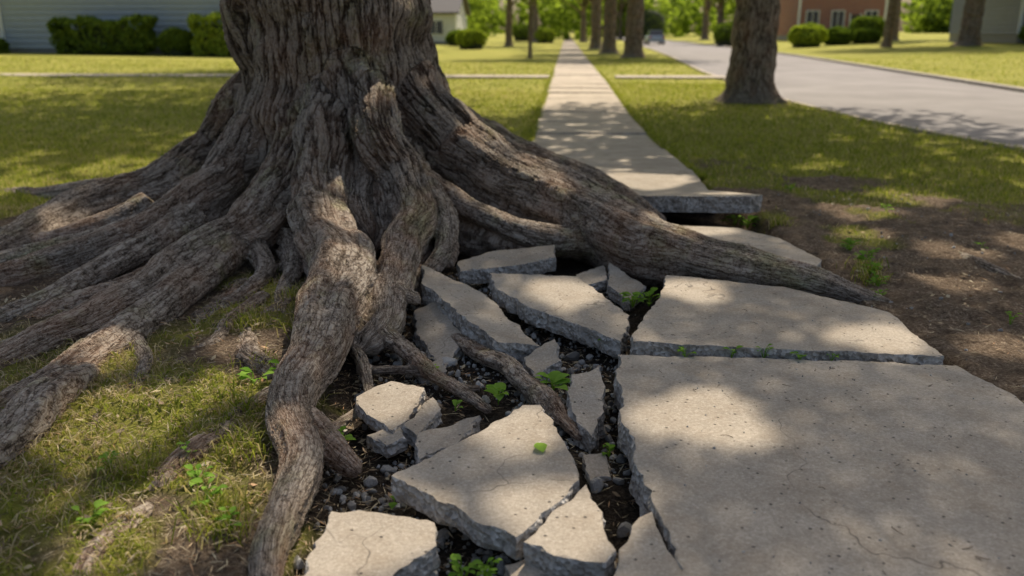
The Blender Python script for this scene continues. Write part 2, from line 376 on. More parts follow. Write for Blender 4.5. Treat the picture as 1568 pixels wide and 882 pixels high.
# ------------------------------------------------------------------ big tree
TX,TY=-1.68,6.3
RT={
'A':('-225,645,20;-240,630,20;-268,640,19;-283,590,15;-318,571,14;-334,533,12;-336,485,10;-345,450,6',[1.05,.8,.5,.33,.22,.16,.1,.05]),
'B':('-201,601,18;-210,580,18;-222,547,16;-233,488,14;-256,454,11;-283,438,10;-301,419,8;-316,398,6',[.9,.65,.43,.27,.17,.1,.07,.04]),
'C':('-182,619,19;-172,559,18;-171,514,16;-182,469,14;-195,425,12;-204,385,10;-212,345,8;-224,325,7;-233,299,5',[.98,.72,.45,.26,.18,.12,.09,.07,.04]),
'D':('-185,446,10;-189,373,8;-191,317,7;-196,287,6;-201,260,5',[.2,.11,.08,.06,.04]),
'D2':('-192,307,6;-186,282,9;-182,257,9;-181,237,8;-180,220,7',[.02,.06,.07,.05,.03]),
'D3':('-219,484,10;-235,440,9;-250,400,7;-256,371,6;-269,351,5',[.28,.17,.1,.07,.04]),
'E':('-163,586,19;-150,522,16;-146,488,15;-130,448,17;-109,401,16;-105,358,14;-99,317,11;-98,282,9;-90,255,7;-80,233,7;-78,210,6;-76,192,5;-73,180,4',[1.,.65,.4,.27,.19,.13,.1,.07,.06,.05,.04,.03,0]),
'E2':('-89,267,5;-75,251,5;-65,243,3',[.05,.03,-.02]),
'F':('-138,594,16;-115,527,14;-101,512,13;-87,487,12;-89,445,10;-85,400,9;-81,366,8;-87,349,6',[1.04,.76,.5,.31,.2,.13,.06,.01]),
'F2':('-105,570,10;-87,524,8;-70,493,7;-67,469,6;-75,449,5;-77,432,4',[.55,.4,.28,.16,.06,0]),
'F3':('-134,546,12;-130,523,11;-123,490,10;-116,482,7',[.82,.48,.3,.2]),
'F4':('-128,570,9;-112,511,7;-106,491,6;-109,483,5',[.58,.38,.22,.12]),
'G':('-125,648,22;-98,598,22;-73,591,22;-41,570,20;-10,560,20;21,527,19;47,485,17;75,460,12;103,442,10;128,429,8;148,421,5;164,417,3',[1.06,.84,.58,.42,.3,.22,.17,.16,.14,.11,.07,.03]),
'G2':('-115,660,20;-90,670,15;-52,716,14;-11,711,12;27,685,10;54,624,7;71,598,4',[1.05,.7,.42,.25,.16,.1,.05]),
'H':('-115,570,12;-93,531,10;-68,534,8;-42,519,8;-13,508,9;15,512,9;43,508,8',[.6,.45,.3,.2,.13,.1,.06]),
'H2':('-69,534,5;-53,525,5;-37,537,6',[.02,.03,.06]),
'J1':('-93,378,4;-68,345,4;-54,323,3;-40,312,3;-27,296,2',[0,0,0,-.01,-.04]),
'J2':('-49,371,4;-32,343,4;-19,327,4;-7,303,4;1,285,3;7,275,2',[-.03,-.01,0,0,-.01,-.03]),
'J3':('-16,324,3;-7,296,3;-3,284,2',[-.02,-.01,-.03]),
'J4':('-92,350,3;-80,322,2.5;-74,302,2;-66,290,1.5',[.0,-.01,-.03,-.06]),
'J5':('-86,330,2;-62,330,2;-45,318,2;-34,322,1.5',[-.03,-.02,-.03,-.06]),
'J6':('-84,268,2;-72,300,2;-60,306,2;-46,300,1.5',[-.02,-.03,-.02,-.05]),
'K1':('-95,407,3;-88,387,4;-86,370,4;-88,356,3',[.16,.12,.06,.03]),
'K2':('-88,403,4;-78,388,3.5;-72,396,3',[.15,.14,.08]),
'K4':('-96,372,5;-84,358,5;-76,352,4;-66,350,3',[.05,.05,.02,-.02]),
'K3':('-162,464,3;-154,450,3;-157,444,3',[.14,.12,.08]),
'K5':('-124,430,4;-128,405,3;-138,385,3;-146,372,2',[.16,.08,.05,.02]),
'L1':('-171,428,7;-169,384,7;-167,355,5',[.02,.01,-.02]),
'L2':('-150,369,4;-129,326,5;-112,308,4',[.02,.03,.02]),
'L3':('-118,282,4;-118,252,5;-121,229,5;-126,219,4',[-.02,.01,.0,-.04]),
'L4':('-120,217,4;-120,194,6;-121,178,5;-124,164,5',[-.03,.0,-.01,0]),
'L5':('-127,285,2;-131,277,2;-135,264,2',[.02,.03,0]),
'L6':('-100,300,4;-112,286,3;-118,270,3;-128,262,2',[.05,.03,.02,-.01]),
'L7':('-188,340,4;-172,318,3.5;-164,296,3;-166,272,3;-158,250,2',[.07,.05,.04,.03,.0]),
'L8':('-150,400,4;-156,372,3.5;-152,345,3;-158,322,2.5;-152,300,2',[.07,.05,.04,.03,.0]),
'L9':('-196,300,4;-204,276,3.5;-212,262,3;-226,246,3',[.04,.04,.03,.0]),
'V1':('236,528,2;243,519,3;245,482,4;261,458,3',[.0,.03,.03,-.01]),
}
def catmull(P,step=.035,rmin=.006):
    P=np.array(P,float);Q=np.vstack([2*P[0]-P[1],P,2*P[-1]-P[-2]]);out=[]
    for i in range(1,len(Q)-2):
        p0,p1,p2,p3=Q[i-1:i+3];L=np.linalg.norm((p2-p1)[:3]);k=max(2,int(L/step))
        for j in range(k):
            t=j/k
            out.append(.5*((2*p1)+(-p0+p2)*t+(2*p0-5*p1+4*p2-p3)*t*t+(-p0+3*p1-3*p2+p3)*t**3))
    out.append(Q[-2]);o=np.array(out);o[:,3]=np.maximum(o[:,3],rmin);return o
samples=[]
def tube(P,rid,lobes=.1,seg=28,wob=.0,register=True,step=.035,rmin=.006):
    o=catmull(P,step,rmin);n=len(o);c=o[:,:3].copy();r=o[:,3]
    rr=np.random.default_rng(rid*13+5)
    s=np.concatenate([[0],np.cumsum(np.linalg.norm(np.diff(c,axis=0),axis=1))])
    if wob:
        ph=rr.random(6)*6.28
        amp=wob*np.minimum(1,s/.4)
        c[:,0]+=amp*r*(np.sin(s*7+ph[0])+.6*np.sin(s*15+ph[1]));c[:,1]+=amp*r*(np.sin(s*6+ph[2])+.6*np.sin(s*13+ph[3]))
        c[:,2]+=amp*r*.5*np.sin(s*9+ph[4])
    t=np.gradient(c,axis=0);t/=np.linalg.norm(t,axis=1,keepdims=True)
    u=np.zeros_like(c);u0=np.array([1.,.1,.2]);
    for i in range(n):
        u0=u0-t[i]*np.dot(u0,t[i]);u0/=np.linalg.norm(u0);u[i]=u0
    v=np.cross(t,u)
    th=np.linspace(0,2*np.pi,seg,endpoint=False)
    ph=rr.random(8)*6.28
    Th,Sg=np.meshgrid(th,s)
    m=1+lobes*(.8*np.sin(2*Th+ph[0]+.8*Sg)+.7*np.sin(3*Th+ph[1]-1.1*Sg)+.6*np.sin(5*Th+ph[2]+.9*np.sin(Sg*2+ph[5]))+.5*np.sin(8*Th+ph[6]+np.sin(Sg*3)))
    m+=(.035*np.sin(Sg*8+ph[3]+1.3*np.sin(Th+ph[7]))+.035*np.sin(Sg*17+ph[4]+Th))*(lobes>0)
    R=r[:,None]*m
    V=c[:,None,:]+R[...,None]*(np.cos(Th)[...,None]*u[:,None,:]+np.sin(Th)[...,None]*v[:,None,:])
    V=V.reshape(-1,3);ix=np.arange(n*seg).reshape(n,seg);nx_=np.roll(ix,-1,1)
    F=np.stack([ix[:-1],nx_[:-1],nx_[1:],ix[1:]],-1).reshape(-1,4)
    V=np.vstack([V,c[0]-t[0]*r[0]*.5,c[-1]+t[-1]*r[-1]*.8]);a=n*seg
    T=np.concatenate([np.stack([np.full(seg,a),nx_[0],ix[0]],-1),np.stack([np.full(seg,a+1),ix[-1],nx_[-1]],-1)])
    if register:
        Rn=max(r.mean(),.05)
        for i in range(n): samples.append([*c[i],r[i],*t[i],*u[i],s[i],Rn,rid])
    return V,F,T
def merge(parts):
    V=[];F=[];T=[];o=0
    for v,f,t in parts: V.append(v);F.append(f+o);T.append(t+o);o+=len(v)
    return np.vstack(V),[np.vstack(F),np.vstack(T)]
tree=empty('old_maple_tree')
parts=[]
trunkP=[(TX,TY,3.0,.62),(TX,TY,2.2,.64),(TX,TY,1.7,.65),(TX,TY,1.2,.665),(TX,TY,.9,.70),(TX,TY,.6,.77),(TX,TY,.4,.83),(TX,TY,.2,.94),(TX,TY,0,1.08),(TX,TY,-.25,1.2)]
parts.append(tube(trunkP,0,.03,120,0))
for i,(k,(s,zs)) in enumerate(RT.items()):
    P=[(a[0],a[1],z,a[2]) for a,z in zip(cm(s),zs)]
    small=P[0][3]<.06
    if zs[0]>=.8:
        dx,dy=P[0][0]-TX,P[0][1]-TY;L=math.hypot(dx,dy);dx/=L;dy/=L
        fr=.50 if k!='F3' else .52
        P=[(TX+dx*.43,TY+dy*.43,2.9,.15),(TX+dx*fr,TY+dy*fr,1.9,.17),(TX+dx*(fr+.03),TY+dy*(fr+.03),1.4,.18)]+([P[0]] if L<.62 else [(TX+dx*.58,TY+dy*.58,max(P[0][2],1.0),.19)])+P[1:]
    parts.append(tube(P,i+1,.11 if not small else .08,36 if not small else 16,(.09 if k not in 'GE' else .05) if not small else .3,step=.03))
    P=[p for p in P if p[2]<1.2]
    if P[0][2]>.15:
        Q=[(x,y+.02,z*.5-.02,r*(.9 if z>.2 else .8)) for x,y,z,r in P if z>.12]
        if len(Q)>1: parts.append(tube(Q,i+50,.06,24,0,register=False))
        if k in('A','B','C','E','F','G','G2','F3'):
            Q=[(x,y+.01,z*.75-.01,r*.92) for x,y,z,r in P if z>.12]
            parts.append(tube(Q,i+90,.06,24,0,register=False))
extra=[[(-2.9,6.6,.35,.16),(-3.6,6.9,.12,.11),(-4.3,6.8,.03,.08),(-5.0,7.2,-.03,.04)],
[(-1.7,7.1,.4,.2),(-1.9,8.0,.1,.14),(-1.6,8.9,.0,.08),(-1.9,9.7,-.05,.05)],
[(-2.35,7.0,.4,.2),(-3.0,7.8,.1,.14),(-3.7,8.3,.0,.08),(-4.2,8.5,-.05,.05)],
[(-2.1,4.55,.14,.07),(-2.25,4.1,.08,.06),(-2.45,3.75,.05,.05),(-2.5,3.4,.0,.04)],
[(-1.75,4.6,.16,.07),(-1.6,4.3,.1,.06),(-1.62,4.0,.05,.05),(-1.75,3.75,.02,.04)],
[(-2.55,4.9,.2,.09),(-2.85,4.7,.12,.08),(-3.2,4.6,.07,.06),(-3.5,4.3,.02,.05)],
[(-2.7,5.3,.25,.1),(-2.95,5.1,.15,.09),(-3.2,4.95,.1,.07),(-3.6,4.7,.04,.05)],
[(-2.02,3.9,.08,.06),(-2.2,3.6,.06,.05),(-2.4,3.3,.03,.045),(-2.5,3.0,0,.03)],
[(-1.6,4.75,.2,.06),(-1.45,4.35,.13,.05),(-1.42,4.05,.07,.04),(-1.35,3.8,.03,.03)]]
for i,P in enumerate(extra): parts.append(tube(P,150+i,.1,24,.15))
V,F=merge(parts)
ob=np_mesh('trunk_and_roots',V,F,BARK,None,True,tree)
md=ob.modifiers.new('r','REMESH');md.mode='VOXEL';md.voxel_size=.0115;md.use_smooth_shade=True
sm=ob.modifiers.new('s','SMOOTH');sm.factor=.5;sm.iterations=3
bpy.context.view_layer.update()
dg=bpy.context.evaluated_depsgraph_get();me=bpy.data.meshes.new_from_object(ob.evaluated_get(dg))
ob.modifiers.clear();old=ob.data;ob.data=me;bpy.data.meshes.remove(old)
me.name='trunk_and_roots'
if not me.materials: me.materials.append(BARK)
nv=len(me.vertices);co=np.empty(nv*3,np.float32);me.vertices.foreach_get('co',co);co=co.reshape(-1,3)
Sm=np.array(samples,dtype=np.float32)[::2]
Sm=Sm[(Sm[:,2]<1.15)|(Sm[:,12]==0)]
q=np.empty((nv,3),np.float32)
for a in range(0,nv,20000):
    p=co[a:a+20000]
    d2=(p**2).sum(1)[:,None]+(Sm[:,:3]**2).sum(1)[None]-2*p@Sm[:,:3].T
    d=np.sqrt(np.maximum(d2,0))-Sm[:,3][None]
    j=d.argmin(1);s=Sm[j];rel=p-s[:,:3];t=s[:,4:7];u=s[:,7:10];v=np.cross(t,u)
    lu=(rel*u).sum(1);lv=(rel*v).sum(1);ls=(rel*t).sum(1);L=np.maximum(np.hypot(lu,lv),1e-5)
    q[a:a+20000]=np.stack([lu/L*s[:,11]+s[:,12]*3.7,lv/L*s[:,11]+s[:,12]*1.3,s[:,10]+ls],-1)
at=me.attributes.new('q','FLOAT_VECTOR','POINT');at.data.foreach_set('vector',q.ravel())
me.polygons.foreach_set('use_smooth',np.full(len(me.polygons),True))
parts=[tube([(TX,TY,2.8,.62),(TX,TY,3.6,.56),(TX-.05,TY,5.2,.46),(TX,TY+.1,8.,.3),(TX,TY,11.,.15),(TX,TY,13.,.05)],200,.04,40,0,False,.15)]
for i in range(9):
    a=i*2*math.pi/9+.3;z0=4.2+.5*(i%4);L=3.8+(i%3)
    parts.append(tube([(TX,TY,z0,.26),(TX+math.cos(a)*1.1,TY+math.sin(a)*1.1,z0+1.8,.18),(TX+math.cos(a+.15)*L*.6,TY+math.sin(a+.15)*L*.6,z0+3.6,.11),(TX+math.cos(a+.1)*L,TY+math.sin(a+.1)*L,z0+5.,.03)],210+i,.06,18,.3,False,.15))
V,F=merge(parts);np_mesh('limbs',V,F,BARK2,None,True,tree)
# ------------------------------------------------------------------ sun geometry
EL=math.radians(52);AZ=math.radians(14)
sdir=np.array([math.sin(AZ)*math.cos(EL),math.cos(AZ)*math.cos(EL),math.sin(EL)])
SH=sdir[:2]/sdir[2]
def leaves(Pc,size,jit=.5,seed=1,flat=.6):
    r=np.random.default_rng(seed);n=len(Pc)
    a=r.normal(0,1,(n,3));a[:,2]*=flat;a/=np.linalg.norm(a,axis=1,keepdims=True)
    b=r.normal(0,1,(n,3));b[:,2]*=flat;b-=a*(a*b).sum(1,keepdims=True);b/=np.linalg.norm(b,axis=1,keepdims=True)
    s=(size*(1+jit*(r.random(n)-.5)*2))[:,None]
    nn=np.cross(a,b)
    V=np.stack([Pc-a*s*.5,Pc+b*s*.34-a*s*.08+nn*s*.08,Pc+a*s*.55,Pc-b*s*.34-a*s*.08+nn*s*.08],1).reshape(-1,3)
    return V,np.arange(n*4).reshape(n,4),np.repeat(r.random(n),4)
def clumps(n_cl,per,cen,rad,sig,seed):
    r=np.random.default_rng(seed);d=r.normal(0,1,(n_cl,3));d/=np.linalg.norm(d,axis=1,keepdims=True)
    c=d*(r.random((n_cl,1))**.45)*np.array(rad)+np.array(cen)
    return (c[:,None,:]+r.normal(0,1,(n_cl,per,3))*np.array(sig)).reshape(-1,3)
gaps=np.array([(.47,2.64,.19),(.00,4.03,.16),(.62,4.0,.14),(1.33,3.40,.15),(-.66,2.90,.16),(.0,1.98,.16),(-.55,1.95,.19),(-.15,2.46,.11),(-1.03,2.26,.16),(.92,5.5,.15),
(.75,7.7,.4),(1.2,6.25,.16),(.04,9.8,.5),(-4.3,8.0,.9),(-6.0,7.6,1.2),(-3.2,7.6,.5),(3.5,8.2,.35),(2.4,5.2,.18),(2.1,4.5,.15),(2.7,4.3,.18),(3.2,5.6,.3),(2.2,6.3,.25),(2.9,7.1,.32),(2.0,5.6,.14),(2.5,3.6,.15),(1.9,3.5,.13),
(-1.05,3.65,.13),(-1.25,4.2,.15),(-2.6,4.9,.22),(-3.1,5.1,.22),(-1.95,4.1,.16),(-.3,5.1,.2),(.6,4.6,.13),(-.7,5.3,.18),(-2.0,3.05,.18),(-1.5,2.6,.2),(-1.5,4.7,.18),(-1.35,3.3,.14),(-1.7,2.2,.2),(-1.25,2.9,.12),(-1.15,1.95,.18)])  # chosen ground sun spots; the crowns are cut open to light them
def open_gaps(P,mg=.05):
    """drop leaves along the sun direction so sunlight lands on the chosen spots"""
    sx=P[:,0]-SH[0]*P[:,2];sy=P[:,1]-SH[1]*P[:,2];k=np.ones(len(P),bool)
    for gx,gy,gr in gaps:
        w=1+.18*np.sin(3*np.arctan2(sy-gy,sx-gx)+gx*9)
        k&=np.hypot(sx-gx,(sy-gy))>(gr*w+mg)
    return P[k]
Pc=open_gaps(clumps(70,70,(TX,TY,10.5),(4.2,4.2,3.),(.5,.5,.35),5),.16)
V,F,R=leaves(Pc,.26,.4,6)
np_mesh('crown',V,[F],LEAF,{'rnd':R},False,tree)
N=190000
rr=np.sqrt(rng.random(N))*1.12;aa=rng.random(N)*2*np.pi
sx=0.2+6.4*rr*np.cos(aa);sy=3.9+5.0*rr*np.sin(aa)
zz=8.3+3.6*rng.random(N)
ed=fbm(sx*.7,sy*.7,3,91)
keep=~((rr>.8)&(ed<.35+(rr-.8)*.8))
HP=open_gaps(np.stack([sx+SH[0]*zz,sy+SH[1]*zz,zz],-1)[keep])
HV,HF,HR=leaves(HP,.09,.3,3,1.)
# ------------------------------------------------------------------ other trees
def crown_mesh(seed,n_cl=70,per=60,rad=4.6,zc=7.4,zr=3.1,size=.36):
    V,F,R=leaves(clumps(n_cl,per,(0,0,zc),(rad,rad,zr),(.62,.62,.42),seed),size,.4,seed+1)
    o=np_mesh('crown_src',V,[F],LEAF,{'rnd':R});m=o.data;bpy.data.objects.remove(o);return m
def trunk_mesh(seed,r0,h=6.5):
    P=[(0,0,-.3,r0*1.9),(0,0,0,r0*1.4),(0,0,.25,r0*1.12),(0,0,.7,r0),(0,0,1.6,r0*.94),(.05,0,3.2,r0*.85),(.1,.05,h,r0*.4),(.1,0,h+2,r0*.1)]
    ps=[tube(P,300+seed,.035,40,0,False,.12)]
    rg=random.Random(seed)
    for i in range(6):
        a=i*1.05+rg.random();z0=3.2+.5*i
        ps.append(tube([(0,0,z0,r0*.5),(math.cos(a)*1.,math.sin(a)*1.,z0+1,r0*.3),(math.cos(a)*3.2,math.sin(a)*3.2,z0+2.2,r0*.1)],320+seed*7+i,.05,12,.2,False,.2))
    for i in range(6):
        a=i*1.05+rg.random()
        ps.append(tube([(math.cos(a)*r0*.5,math.sin(a)*r0*.5,.4,r0*.35),(math.cos(a)*r0*1.1,math.sin(a)*r0*1.1,.06,r0*.25),(math.cos(a)*r0*1.7,math.sin(a)*r0*1.7,-.06,r0*.12)],420+seed*7+i,.05,12,.1,False,.08))
    v,f=merge(ps);o=np_mesh('trunk_src',v,f,BARK2,None,True);m=o.data;bpy.data.objects.remove(o);return m
CR=[crown_mesh(11),crown_mesh(12),crown_mesh(13)]
TM={}
def put_tree(name,x,y,r0,sc_=1.,rot=0.,ci=0,crown=True):
    key=round(r0,2)
    if key not in TM: TM[key]=trunk_mesh(len(TM)+1,r0)
    e=empty(name);zg=float(gh(x,y));e.location=(x,y,zg)
    t=bpy.data.objects.new('trunk',TM[key]);link(t,e);t.rotation_euler[2]=rot
    if crown:
        c=bpy.data.objects.new('crown',CR[ci%3]);link(c,e);c.rotation_euler[2]=rot*2;c.scale=(sc_,sc_,sc_)
    return e,zg
hx,hy=3.63,17.4
e,zg=put_tree('maple_tree',hx,hy,.44,1.05,0.6,1,True)
HV=HV-np.array([hx,hy,zg]);np_mesh('shade_crown',HV,[HF],LEAF,{'rnd':HR},False,e)  # out-of-view leaf layer, shaped from the foreground shade it should cast
ps=[tube([(0,0,3.,.36),(0,-.2,6,.26),(-.2,-.8,9,.12),(-.3,-1.,11.3,.04)],780,.05,20,0,False,.2)]
for i,(tx,ty) in enumerate([(-4.5,-7.5),(2.6,-8.),(4.,-5),(-3.5,-3.5),(-6,-5.5),(0,-3.5)]):
    z0=4.3+.4*(i%5);ps.append(tube([(0,-.1,z0,.16),(tx*.25,ty*.25,z0+2.,.10),(tx*.6,ty*.6,z0+3.6,.04),(tx,ty,9.7+(i%3)*.5,.015)],790+i,.05,12,.4,False,.2))
v,f=merge(ps);np_mesh('limbs',v,f,BARK2,None,True,e)
tl=[(3.6,47.8,.48,1.0),(2.7,56.5,.44,1.0),(2.3,71,.42,1.),(3.2,92,.4,1.),(21.9,62,.3,1.),(25.4,57.6,.62,1.2),(28,78,.4,1.1),(17,100,.4,1.),(20,130,.5,1.1),(-1.9,46,.1,.62),(-5.5,84,.35,1.),(-4,112,.4,1.1),(2.2,118,.4,1.),(-12,64,.4,1.1),(-38,42,.4,1.2),(36,46,.4,1.1),(9,150,.4,1.3),(-24,72,.4,1.2),(18,22,.4,1.2),(-5.9,21.5,.4,1.25),(-8.3,33,.36,1.2),(-20,14,.4,1.2)]  # two hidden behind the big trunk are added to shade lawn and sidewalk
for i,(x,y,r0,s) in enumerate(tl): put_tree('maple_tree' if r0>.2 else 'young_maple_tree',x,y,r0,s,i*1.3,i)
r=np.random.default_rng(77);Pm=[]
for i in range(90):
    x=r.uniform(-110,110);y=r.uniform(150,215)
    if abs(x-11)<4 : y=215
    h=r.uniform(4,8);w=r.uniform(4,6.5)
    d=r.normal(0,1,(300,3));d/=np.linalg.norm(d,axis=1,keepdims=True)
    Pm.append(d*(r.random((300,1))**.4)*[w,w,h]+[x,y,h*.95])
V,F,R=leaves(np.vstack(Pm),1.5,.4,78);np_mesh('distant_treeline',V,[F],LEAF,{'rnd':R})
# ------------------------------------------------------------------ hedges & bushes
TWIG=plain('bush_inner_twigs',(.03,.04,.015),.95)
def bush(name,x,y,w,d,h,mat,n=2600,size=.12,bx=True,seed=0):
    r=np.random.default_rng(seed);zg=float(gh(x,y))
    p=r.uniform(-1,1,(n,3));ax=r.integers(0,3,n);sg=np.sign(r.normal(0,1,n))
    if bx:
        p[np.arange(n),ax]=sg*(1-.12*r.random(n))
        p=p*(1-.16*np.abs(np.roll(p,1,1))**4)
        m=.70+.46*vnoise(p[:,0]*2.5*w/2+seed+5,p[:,2]*2+9,seed);p*=m[:,None]
    else:
        p/=np.linalg.norm(p,axis=1,keepdims=True);p*=(.75+.3*vnoise(p[:,0]*3+5,p[:,1]*3+p[:,2]*2+9,seed))[:,None]
    P=p*[w/2,d/2,h/2]+[0,0,h/2]
    V,F,R=leaves(P,size*1.6,.4,seed+1,1.)
    core=[(math.cos(a)*w*.38,math.sin(a)*d*.38) for a in np.linspace(0,2*np.pi,16,endpoint=False)]
    e=empty(name);e.location=(x,y,zg)
    np_mesh('foliage',V,[F],mat,{'rnd':R},False,e)
    Vc=np.array([(cx_*s,cy_*s,h*z) for z,s in zip([0,.35,.65,.78],[.9,1,.9,.5]) for cx_,cy_ in core]);ix=np.arange(64).reshape(4,16);nx2=np.roll(ix,-1,1)
    Fc=np.stack([ix[:-1],nx2[:-1],nx2[1:],ix[1:]],-1).reshape(-1,4)
    np_mesh('twigs',Vc,[Fc],TWIG,None,True,e)
bush('hedge',-24.2,45.5,5.4,1.6,1.9,HEDGE,7000,.13,True,1)
bush('bush',-20.6,45.6,2.0,1.5,1.45,HEDGE,2600,.13,False,2)
bush('hedge',-18.2,45.6,3.0,1.7,2.1,HEDGE2,4200,.13,True,3)
bush('hedge',-31.5,45.5,3.,1.5,.9,HEDGE,3000,.13,True,4)
bush('bush',-7.6,70,2.6,2,1.6,HEDGE2,2600,.15,False,5)
bush('bush',-10.5,86,3,2,1.5,HEDGE,2600,.16,False,6)
for i,(x,y,w,h,m) in enumerate([(18.6,70,3.,1.8,HEDGE2),(21.5,72,2.6,1.4,HEDGE),(24.,73,2.6,1.2,HEDGE),(28.4,55,2.6,1.3,HEDGE),(30.8,54,2.4,1.1,HEDGE),(33.,53,2.6,1.5,HEDGE2),(15.5,84,4,2.2,HEDGE),(13.,150,9,6,HEDGE),(-2.5,104,2.6,1.8,HEDGE2),(-6,125,4,2.4,HEDGE),(19,98,4,2.5,HEDGE),(26.5,80,3.4,2.2,HEDGE)]):
    bush('bush',x,y,w,w*.8,h,m,2600,.15,False,10+i)
# ------------------------------------------------------------------ buildings
def box(name,x0,x1,y0,y1,z0,z1,mat,parent):
    V=[(x,y,z) for x in(x0,x1) for y in(y0,y1) for z in(z0,z1)]
    F=np.array([(0,1,3,2),(4,6,7,5),(0,4,5,1),(2,3,7,6),(0,2,6,4),(1,5,7,3)])
    return np_mesh(name,V,[F],mat,None,False,parent)
def siding(name,x0,x1,y0,y1,z0,z1,mat,parent,bh=.3):
    V=[];F=[];n=int((z1-z0)/bh)
    for k in range(n):
        for (o,z) in ((.07,z0+k*bh),(.005,z0+(k+1)*bh)):
            V+=[(x0-o,y0-o,z),(x1+o,y0-o,z),(x1+o,y1+o,z),(x0-o,y1+o,z)]
    for k in range(2*n-1):
        for i in range(4):
            j=(i+1)%4;F.append((k*4+i,k*4+j,(k+1)*4+j,(k+1)*4+i))
    return np_mesh(name,V,[np.array(F)],mat,None,False,parent)
def gable(name,x0,x1,y0,y1,z,h,mat,parent,ov=.5):
    x0-=ov;x1+=ov;y0-=ov;y1+=ov;ym=(y0+y1)/2;t=.15
    V=[(x0,y0,z),(x1,y0,z),(x1,ym,z+h),(x0,ym,z+h),(x0,y1,z),(x1,y1,z),(x0,y0,z+t),(x1,y0,z+t),(x1,ym,z+h+t),(x0,ym,z+h+t),(x0,y1,z+t),(x1,y1,z+t)]
    F4_=np.array([(6,7,8,9),(9,8,11,10),(0,1,7,6),(4,10,11,5),(0,3,2,1),(3,4,5,2),(0,6,9,3),(3,9,10,4),(1,2,8,7),(2,5,11,8)])
    np_mesh(name,V,[F4_],mat,None,False,parent)
SIDE=plain('blue_grey_siding',(.40,.44,.46),.6,3.,.12);TRIM=plain('white_trim',(.78,.78,.75),.5,3.,.1)
WHITE=plain('white_siding',(.7,.7,.68),.6,3.,.1);ROOF=plain('asphalt_shingles',(.13,.12,.115),.9,30.,.5,bump=.4)
GLASS=plain('window_glass',(.03,.035,.04),.08,2.,.2);BRICK=brick_mat();FOUND=plain('foundation_concrete',(.3,.29,.27),.9,6.,.3)
GREYS=plain('grey_siding',(.22,.23,.24),.6,3.,.15);DARKW=plain('dark_wood',(.06,.045,.035),.7,8.,.3)
def window(x,y,z,w,h,parent,i):
    box('window_glass_%d'%i,x-w/2,x+w/2,y-.03,y+.0,z,z+h,GLASS,parent)
    box('window_frame_l%d'%i,x-w/2-.09,x-w/2,y-.07,y,z-.09,z+h+.09,TRIM,parent)
    box('window_frame_r%d'%i,x+w/2,x+w/2+.09,y-.07,y,z-.09,z+h+.09,TRIM,parent)
    box('window_head_%d'%i,x-w/2,x+w/2,y-.065,y,z+h,z+h+.09,TRIM,parent)
    box('window_sill_%d'%i,x-w/2,x+w/2,y-.09,y,z-.09,z,TRIM,parent)
    box('window_mullion_%d'%i,x-.03,x+.03,y-.05,y-.032,z,z+h,TRIM,parent)
def house(name,x0,x1,y0,y1,h,wall,roof_h=2.4,sid=True,wins=(),door=None,porch=False):
    e=empty(name);zg=float(gh((x0+x1)/2,y0))-.05
    box('foundation',x0,x1,y0,y1,zg-.5,zg+.35,FOUND,e)
    if sid: siding('walls',x0,x1,y0,y1,zg+.35,zg+h,wall,e)
    else: box('walls',x0-.02,x1+.02,y0-.02,y1+.02,zg+.35,zg+h,wall,e)
    gable('roof',x0,x1,y0,y1,zg+h,roof_h,ROOF,e)
    V=[(x0+.02,y0+.02,zg+h),(x0+.02,y1-.02,zg+h),(x0+.02,(y0+y1)/2,zg+h+roof_h*.93),(x1-.02,y0+.02,zg+h),(x1-.02,y1-.02,zg+h),(x1-.02,(y0+y1)/2,zg+h+roof_h*.93)]
    np_mesh('gable_walls',V,[np.array([(0,1,2),(3,5,4)])],wall,None,False,e)
    for s,(xx) in enumerate((x0,x1)): box('corner_trim_%d'%s,xx-.11,xx+.11,y0-.14,y0-.075,zg+.35,zg+h,TRIM,e)
    for i,(wx,wz,ww,wh) in enumerate(wins): window(wx,y0-.075,zg+wz,ww,wh,e,i)
    if door:
        box('door',door-.48,door+.48,y0-.11,y0-.075,zg+.38,zg+2.45,DARKW,e)
        box('door_frame_l',door-.6,door-.48,y0-.13,y0-.075,zg+.38,zg+2.57,TRIM,e);box('door_frame_r',door+.48,door+.6,y0-.13,y0-.075,zg+.38,zg+2.57,TRIM,e)
        for s in range(3): box('step_%d'%s,door-.9,door+.9,y0-1.2+.35*s-(1.7 if porch else 0),y0-.14-(1.75 if porch else 0),zg+.12*s-.1,zg+.12*(s+1),FOUND,e)
    if porch:
        box('porch_floor',x0+.3,x1-.3,y0-1.8,y0-.14,zg-.1,zg+.37,FOUND,e)
        for i in range(5):
            px=x0+.5+(x1-x0-1.)*i/4;box('porch_post_%d'%i,px-.1,px+.1,y0-1.75,y0-1.55,zg+.37,zg+2.75,TRIM,e)
        box('porch_beam',x0+.3,x1-.3,y0-1.78,y0-1.5,zg+2.75,zg+2.98,TRIM,e)
        V=[(x0+.1,y0-2.1,zg+2.98),(x1-.1,y0-2.1,zg+2.98),(x1-.1,y0-.08,zg+3.6),(x0+.1,y0-.08,zg+3.6),(x0+.1,y0-2.1,zg+3.08),(x1-.1,y0-2.1,zg+3.08),(x1-.1,y0-.08,zg+3.7),(x0+.1,y0-.08,zg+3.7)]
        np_mesh('porch_roof',V,[np.array([(0,3,2,1),(4,5,6,7),(0,1,5,4),(0,4,7,3),(1,2,6,5)])],ROOF,None,False,e)
house('siding_house',-31.1,-14.2,47.2,56,4.4,SIDE,2.6,True,[(-16.,1.2,1.2,1.4)])
house('white_house',-24,-11.6,92,102,3.1,WHITE,2.6,True,[(-13.6,1.1,1.4,1.3),(-20,1.1,1.4,1.3)],-17,False)
